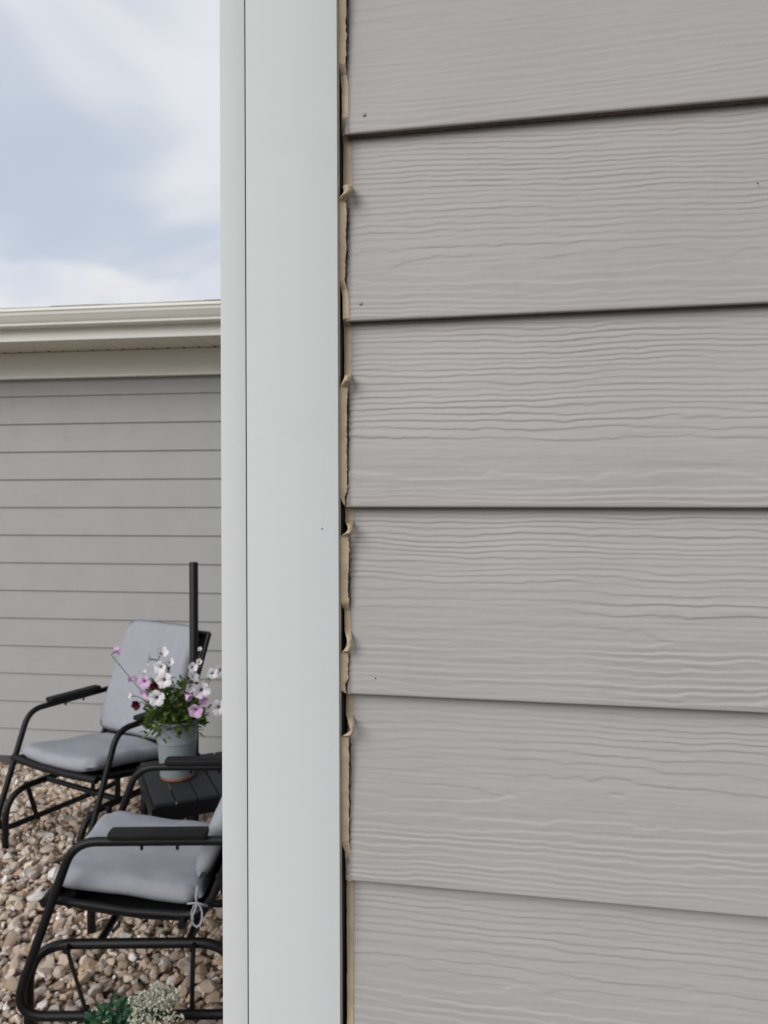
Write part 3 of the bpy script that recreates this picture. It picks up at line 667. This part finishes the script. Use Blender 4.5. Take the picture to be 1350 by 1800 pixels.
# ------------------------------------------------------------------ petunias in a pot
PD = 3.26
PX, PY = (310 - 675) / LENS_PX * PD, PD
pot = thing('potted_petunia', 'blue-grey pot of white, pink and dark red petunias on the slatted table', 'potted plant', (PX, PY, TZ + 0.0005))
auto_smooth(MB().lathe([(0.0001, 0.010), (0.066, 0.010), (0.070, 0.016), (0.081, 0.150), (0.0815, 0.153), (0.0835, 0.156), (0.0835, 0.160), (0.082, 0.163), (0.090, 0.236), (0.094, 0.240), (0.094, 0.248), (0.088, 0.248), (0.084, 0.20), (0.0001, 0.20)], seg=40).build('pot', M_POT, pot), 40)
auto_smooth(MB().lathe([(0.0001, 0.0), (0.062, 0.0), (0.068, 0.003), (0.0725, 0.015), (0.0705, 0.015), (0.067, 0.008), (0.0001, 0.006)], seg=36).build('saucer', M_TERRA, pot), 40)
sb = MB().lathe([(0.0001, 0.222), (0.04, 0.226), (0.084, 0.216)], seg=24).build('soil', M_SOIL, pot, True)
def flower_mesh(name, rad, cup, seed):
    r = random.Random(seed); v = []; f = []; seg = 40; rings = [(0.10, -0.55), (0.16, -0.30), (0.26, -0.10), (0.45, 0.0), (0.72, 0.05), (1.0, 0.0)]
    ph = [r.uniform(-0.3, 0.3) for _ in range(5)]
    for ri, (q, z) in enumerate(rings):
        for k in range(seg):
            a = 2 * math.pi * k / seg; lobe = abs(math.sin(a * 2.5)) ** 0.6; lob = 1 - 0.20 * (1 - lobe) * (q ** 2)
            rr = rad * q * lob * (1 - cup * 0.25 * q); zz = rad * (z + cup * q * q * 0.9) + rad * 0.07 * q * math.sin(5 * a + ph[ri % 5]) + rad * 0.05 * q * math.sin(11 * a + ph[0] * 9)
            v.append((rr * math.cos(a), rr * math.sin(a), zz))
    for i in range(len(rings) - 1):
        for k in range(seg): f.append((i * seg + k, i * seg + (k + 1) % seg, (i + 1) * seg + (k + 1) % seg, (i + 1) * seg + k))
    m = MB().add(v, f)
    m.tube([(0, 0, -rad * 0.52), (0, 0, -rad * 0.9), (0, 0, -rad * 1.3)], [rad * 0.10, rad * 0.09, rad * 0.06], 8)
    return m.mesh(name)
FM = {}
def fmesh(kind, cup):
    key = (kind, cup)
    if key not in FM:
        FM[key] = flower_mesh('flower', 0.031, cup, hash(kind) % 7 if False else len(FM)); FM[key].materials.append({'w': P_WHITE, 'p': P_PINK, 'r': P_RED}[kind])
    return FM[key]
# photograph position, kind, facing (yaw right, pitch up in degrees), size, depth offset
FL = [(205, 1142, 'p', 150, 20, 0.85, 0.0, 0.1), (261, 1157, 'w', -80, 10, 0.95, 0.02, 0.1), (283, 1147, 'w', 40, 40, 1.0, 0.02, 0.5), (281, 1172, 'w', -15, -5, 1.05, -0.04, 0.2), (287, 1194, 'w', 0, 5, 1.15, -0.08, 0.1),
      (273, 1205, 'r', -10, 0, 0.85, -0.07, 0.5), (252, 1197, 'p', -15, 0, 1.0, -0.05, 0.1), (228, 1194, 'p', -60, 10, 0.5, -0.02, 0.9), (237, 1191, 'p', -30, 20, 0.5, -0.02, 0.9), (256, 1217, 'p', -40, -20, 0.95, -0.07, 0.5),
      (274, 1226, 'w', 5, 0, 1.15, -0.11, 0.1), (240, 1237, 'r', -15, -5, 0.8, -0.08, 0.5), (233, 1222, 'w', -50, 20, 0.6, -0.05, 0.9), (252, 1182, 'w', 10, 50, 0.45, -0.04, 0.9), (337, 1172, 'w', 25, 10, 0.8, -0.03, 0.5),
      (339, 1188, 'w', 70, 40, 1.05, -0.06, 0.1), (333, 1206, 'w', 30, -20, 0.9, -0.07, 0.5), (327, 1222, 'p', 60, -30, 0.8, -0.08, 0.9), (353, 1213, 'w', 20, -5, 1.25, -0.08, 0.2), (357, 1228, 'p', 20, -35, 0.9, -0.09, 0.5),
      (343, 1248, 'p', -5, -15, 1.1, -0.12, 0.2), (373, 1183, 'w', 15, 5, 0.8, -0.02, 0.1), (387, 1177, 'w', 30, 10, 0.9, 0.0, 0.2), (383, 1243, 'w', 10, 0, 1.15, -0.06, 0.1), (297, 1163, 'w', 30, 30, 0.65, 0.0, 0.5), (349, 1163, 'w', 10, 20, 0.55, 0.0, 0.9), (351, 1141, 'w', 0, 30, 0.4, 0.02, 0.9)]
rp = random.Random(12); stems = []
for (px, py, kd, yw, pt, szf, dof, cup) in FL:
    d = PD + dof; wx = (px - 675) / LENS_PX * d; wz = EYE - (py - HOR) * d / LENS_PX
    o = link('flower', fmesh(kd, cup), None, pot, True); lp = Vector((wx - PX, d - PY, wz - TZ)); o.location = lp
    fdir = Vector((math.sin(R(yw)) * math.cos(R(pt)), -math.cos(R(yw)) * math.cos(R(pt)), math.sin(R(pt))))
    o.rotation_euler = (fdir.to_track_quat('Z', 'Y') @ Matrix.Rotation(rp.uniform(0, 6.28), 4, 'Z').to_quaternion()).to_euler(); o.scale = (szf,) * 3
    stems.append((lp - fdir * 0.04 * szf, px))
lf = MB()
def leaf(mb, p, d, L, wd, nrm):
    d = d.normalized(); s = d.cross(nrm)
    if s.length < 1e-4: s = d.orthogonal()
    s = s.normalized(); n = s.cross(d)
    a = p; pts = [a, a + d * L * 0.35 + s * wd + n * L * 0.06, a + d * L * 0.75 + s * wd * 0.75 + n * L * 0.02, a + d * L - n * L * 0.10, a + d * L * 0.75 - s * wd * 0.75 + n * L * 0.02, a + d * L * 0.35 - s * wd + n * L * 0.06, a + d * L * 0.4 - n * L * 0.02, a + d * L * 0.75 - n * L * 0.05]
    mb.add(pts, [(0, 1, 6), (1, 2, 7, 6), (2, 3, 7), (0, 6, 5), (6, 7, 4, 5), (7, 3, 4)])
for sp, px in stems:
    b0 = Vector((rp.uniform(-0.05, 0.05), rp.uniform(-0.05, 0.03), 0.22)); mid = b0.lerp(sp, 0.5) + Vector((0, 0, 0.02 if px != 205 else -0.01))
    pts = [b0 * (1 - t) ** 2 + mid * 2 * t * (1 - t) + sp * t * t for t in np.linspace(0, 1, 9)]
    MB().tube(pts, 0.0016, 5).build('stem', M_STEM, pot, True)
    for k in range(2, 9):
        for q in range(1 if px == 205 else 3):
            if rp.random() < 0.75:
                leaf(lf, pts[k - 1] + Vector((rp.uniform(-.004, .004),) * 3), Vector((rp.uniform(-1, 1), rp.uniform(-1, 0.6), rp.uniform(-0.3, 0.8))), rp.uniform(0.014, 0.034), rp.uniform(0.004, 0.008), Vector((rp.uniform(-.4, .4), rp.uniform(-.6, .2), 1)))
for k in range(760):
    a = rp.uniform(0, 6.283); h = rp.random() ** 1.5; r = (0.03 + 0.075 * (1 - 0.3 * h)) * math.sqrt(rp.random()) * 1.15
    p = Vector((r * math.cos(a) - 0.005, r * math.sin(a) - 0.01, 0.225 + h * 0.17 - max(0, r - 0.08) * 0.6))
    leaf(lf, p, Vector((math.cos(a) + rp.uniform(-.7, .7), math.sin(a) + rp.uniform(-.7, .7), rp.uniform(-0.5, 1.1))), rp.uniform(0.018, 0.042), rp.uniform(0.005, 0.010), Vector((rp.uniform(-.5, .5), rp.uniform(-.7, .3), 1)))
fo = lf.build('foliage', M_LEAF, pot, True); fo['kind'] = 'stuff'

# ------------------------------------------------------------------ low plant at the foot of the near chair
BX, BY = -0.695, 2.10
bush = thing('low_plant', 'low plant with dark green leaves and cream flower heads at the bottom edge', 'plant', (BX, BY, 0))
lg, cr, st = MB(), MB(), MB(); rb = random.Random(5)
for k in range(760):
    a = rb.uniform(0, 6.283); r = 0.10 * math.sqrt(rb.random()); h = rb.random()
    p = Vector((-0.035 + r * math.cos(a) * 1.0, r * math.sin(a) * 0.7, 0.03 + h * (0.225 - 0.8 * r)))
    leaf(lg, p, Vector((math.cos(a) + rb.uniform(-.6, .6), math.sin(a) + rb.uniform(-.6, .6), rb.uniform(0.0, 1.2))), rb.uniform(0.014, 0.032), rb.uniform(0.005, 0.009), Vector((rb.uniform(-.5, .5), rb.uniform(-.5, .5), 1)))
lg.build('foliage', M_TEAL, bush, True)['kind'] = 'stuff'
for k in range(34):
    hx = rb.uniform(-0.01, 0.125); hy = rb.uniform(-0.07, 0.07); hz = 0.242 - 2.6 * (hx - 0.04) ** 2 - 3 * hy * hy + rb.uniform(-0.03, 0.008)
    st.tube([(hx * 0.4, hy * 0.4, 0.0), (hx * 0.8, hy * 0.8, hz * 0.6), (hx, hy, hz)], 0.0016, 5)
    for q in range(22):
        c = Vector((hx, hy, hz)) + Vector((rb.gauss(0, 0.010), rb.gauss(0, 0.010), rb.gauss(0, 0.006)))
        for w in range(3):
            leaf(cr, c, Vector((rb.uniform(-1, 1), rb.uniform(-1, 1), rb.uniform(-0.2, 1))), rb.uniform(0.004, 0.009), rb.uniform(0.002, 0.004), Vector((rb.uniform(-1, 1), rb.uniform(-1, 1), 1)))
st.build('stems', M_STEM, bush, True)
cr.build('flower_heads', M_CREAMFL, bush, True)['kind'] = 'stuff'
mt = MB()
for k in range(60):
    a = rb.uniform(0, 6.283); p = Vector((-0.115 + 0.05 * math.cos(a) * rb.random(), 0.05 * math.sin(a), 0.155 + rb.uniform(-0.02, 0.025)))
    leaf(mt, p, Vector((math.cos(a), math.sin(a), rb.uniform(0.2, 1.0))), rb.uniform(0.010, 0.018), rb.uniform(0.002, 0.004), Vector((0, 0, 1)))
mt.build('leaf_tips', M_MINT, bush, True)['kind'] = 'stuff'

# ------------------------------------------------------------------ river stones
import bmesh
def stone_shape(seed):
    r = np.random.RandomState(seed); bm = bmesh.new(); bmesh.ops.create_icosphere(bm, subdivisions=2, radius=1.0)
    V = np.array([q.co[:] for q in bm.verts]); F = np.array([[q.index for q in fc.verts] for fc in bm.faces]); bm.free()
    for _ in range(11):                                         # flat worn facets
        n = r.normal(size=3); n /= np.linalg.norm(n); d = V @ n; c = r.uniform(0.42, 0.8); V -= np.outer(np.clip(d - c, 0, None) * 0.97, n)
    V *= 1 + 0.10 * r.normal(size=(len(V), 1)) * 0.6
    V *= np.array([r.uniform(0.95, 1.35), r.uniform(0.75, 1.05), r.uniform(0.55, 0.8)])
    return V, F
SH = [stone_shape(i) for i in range(14)]
rg = np.random.RandomState(17)
pts = []; cell = 0.0245
def side_x(y): return HX + (xs_l) * math.cos(YAW) + (y - HY) * math.tan(-YAW) - 0.03
for gy_ in np.arange(1.55, 4.86, cell):
    for gx in np.arange(-2.85, 0.5, cell):
        x = gx + rg.uniform(-0.5, 0.5) * cell; y = gy_ + rg.uniform(-0.5, 0.5) * cell
        if x > side_x(y): continue
        if y > FY - (x - FX) * math.tan(-FYAW) - 0.015: continue
        pts.append((x, y))
pts = np.array(pts); n = len(pts)
size = np.clip(rg.lognormal(math.log(0.0150), 0.42, n), 0.007, 0.034)
zc = -0.012 + np.array([dip(q) for q in pts[:, 1]]) + size * rg.uniform(0.2, 0.95, n) + 0.004 + 0.012 * vnoise(pts[:, 0] * 3, pts[:, 1] * 3, 5) * 0.6
rot = rg.uniform(0, 6.283, n); tx = rg.normal(0, 0.35, n); ty = rg.normal(0, 0.35, n); kind = rg.randint(0, len(SH), n)
ppx = W_PX / 2 + LENS_PX * pts[:, 0] / pts[:, 1]; ppy = HOR + LENS_PX * (EYE - zc) / pts[:, 1]
vis = (ppx > -5) & (ppx < 385) & (ppy < 1805)
score = np.where(vis, size / pts[:, 1], 0)
pick = set(np.argsort(-score)[:300].tolist())
stone_me = []
for V, F in SH:
    me = bpy.data.meshes.new('stone'); me.from_pydata(V.tolist(), [], F.tolist()); me.materials.append(M_STONE); me.polygons.foreach_set('use_smooth', [True] * len(me.polygons)); me.update(); me.set_sharp_from_angle(angle=R(28)); stone_me.append(me)
VV, FF, off = [], [], 0
for i in range(n):
    E = Matrix.Rotation(rot[i], 3, 'Z') @ Matrix.Rotation(tx[i], 3, 'X') @ Matrix.Rotation(ty[i], 3, 'Y')
    if i in pick:
        o = link('stone', stone_me[kind[i]], None, bed); o.location = (pts[i, 0], pts[i, 1], zc[i]); o.rotation_euler = E.to_euler(); o.scale = (size[i],) * 3
    else:
        V, F = SH[kind[i]]; VV.append(V @ (np.array(E).T * size[i]) + np.array([pts[i, 0], pts[i, 1], zc[i]])); FF.append(F + off); off += len(V)
VV = np.concatenate(VV); FF = np.concatenate(FF)
me = bpy.data.meshes.new('gravel'); me.vertices.add(len(VV)); me.vertices.foreach_set('co', VV.astype(np.float32).ravel())
me.loops.add(FF.size); me.loops.foreach_set('vertex_index', FF.astype(np.int32).ravel())
me.polygons.add(len(FF)); me.polygons.foreach_set('loop_start', (np.arange(len(FF)) * 3).astype(np.int32)); me.polygons.foreach_set('use_smooth', np.ones(len(FF), bool))
me.update(calc_edges=True); me.set_sharp_from_angle(angle=R(28))
gv = link('gravel', me, M_STONE); tag(gv, 'tan and brown river stones covering the ground under the chairs', 'gravel', kind='stuff')
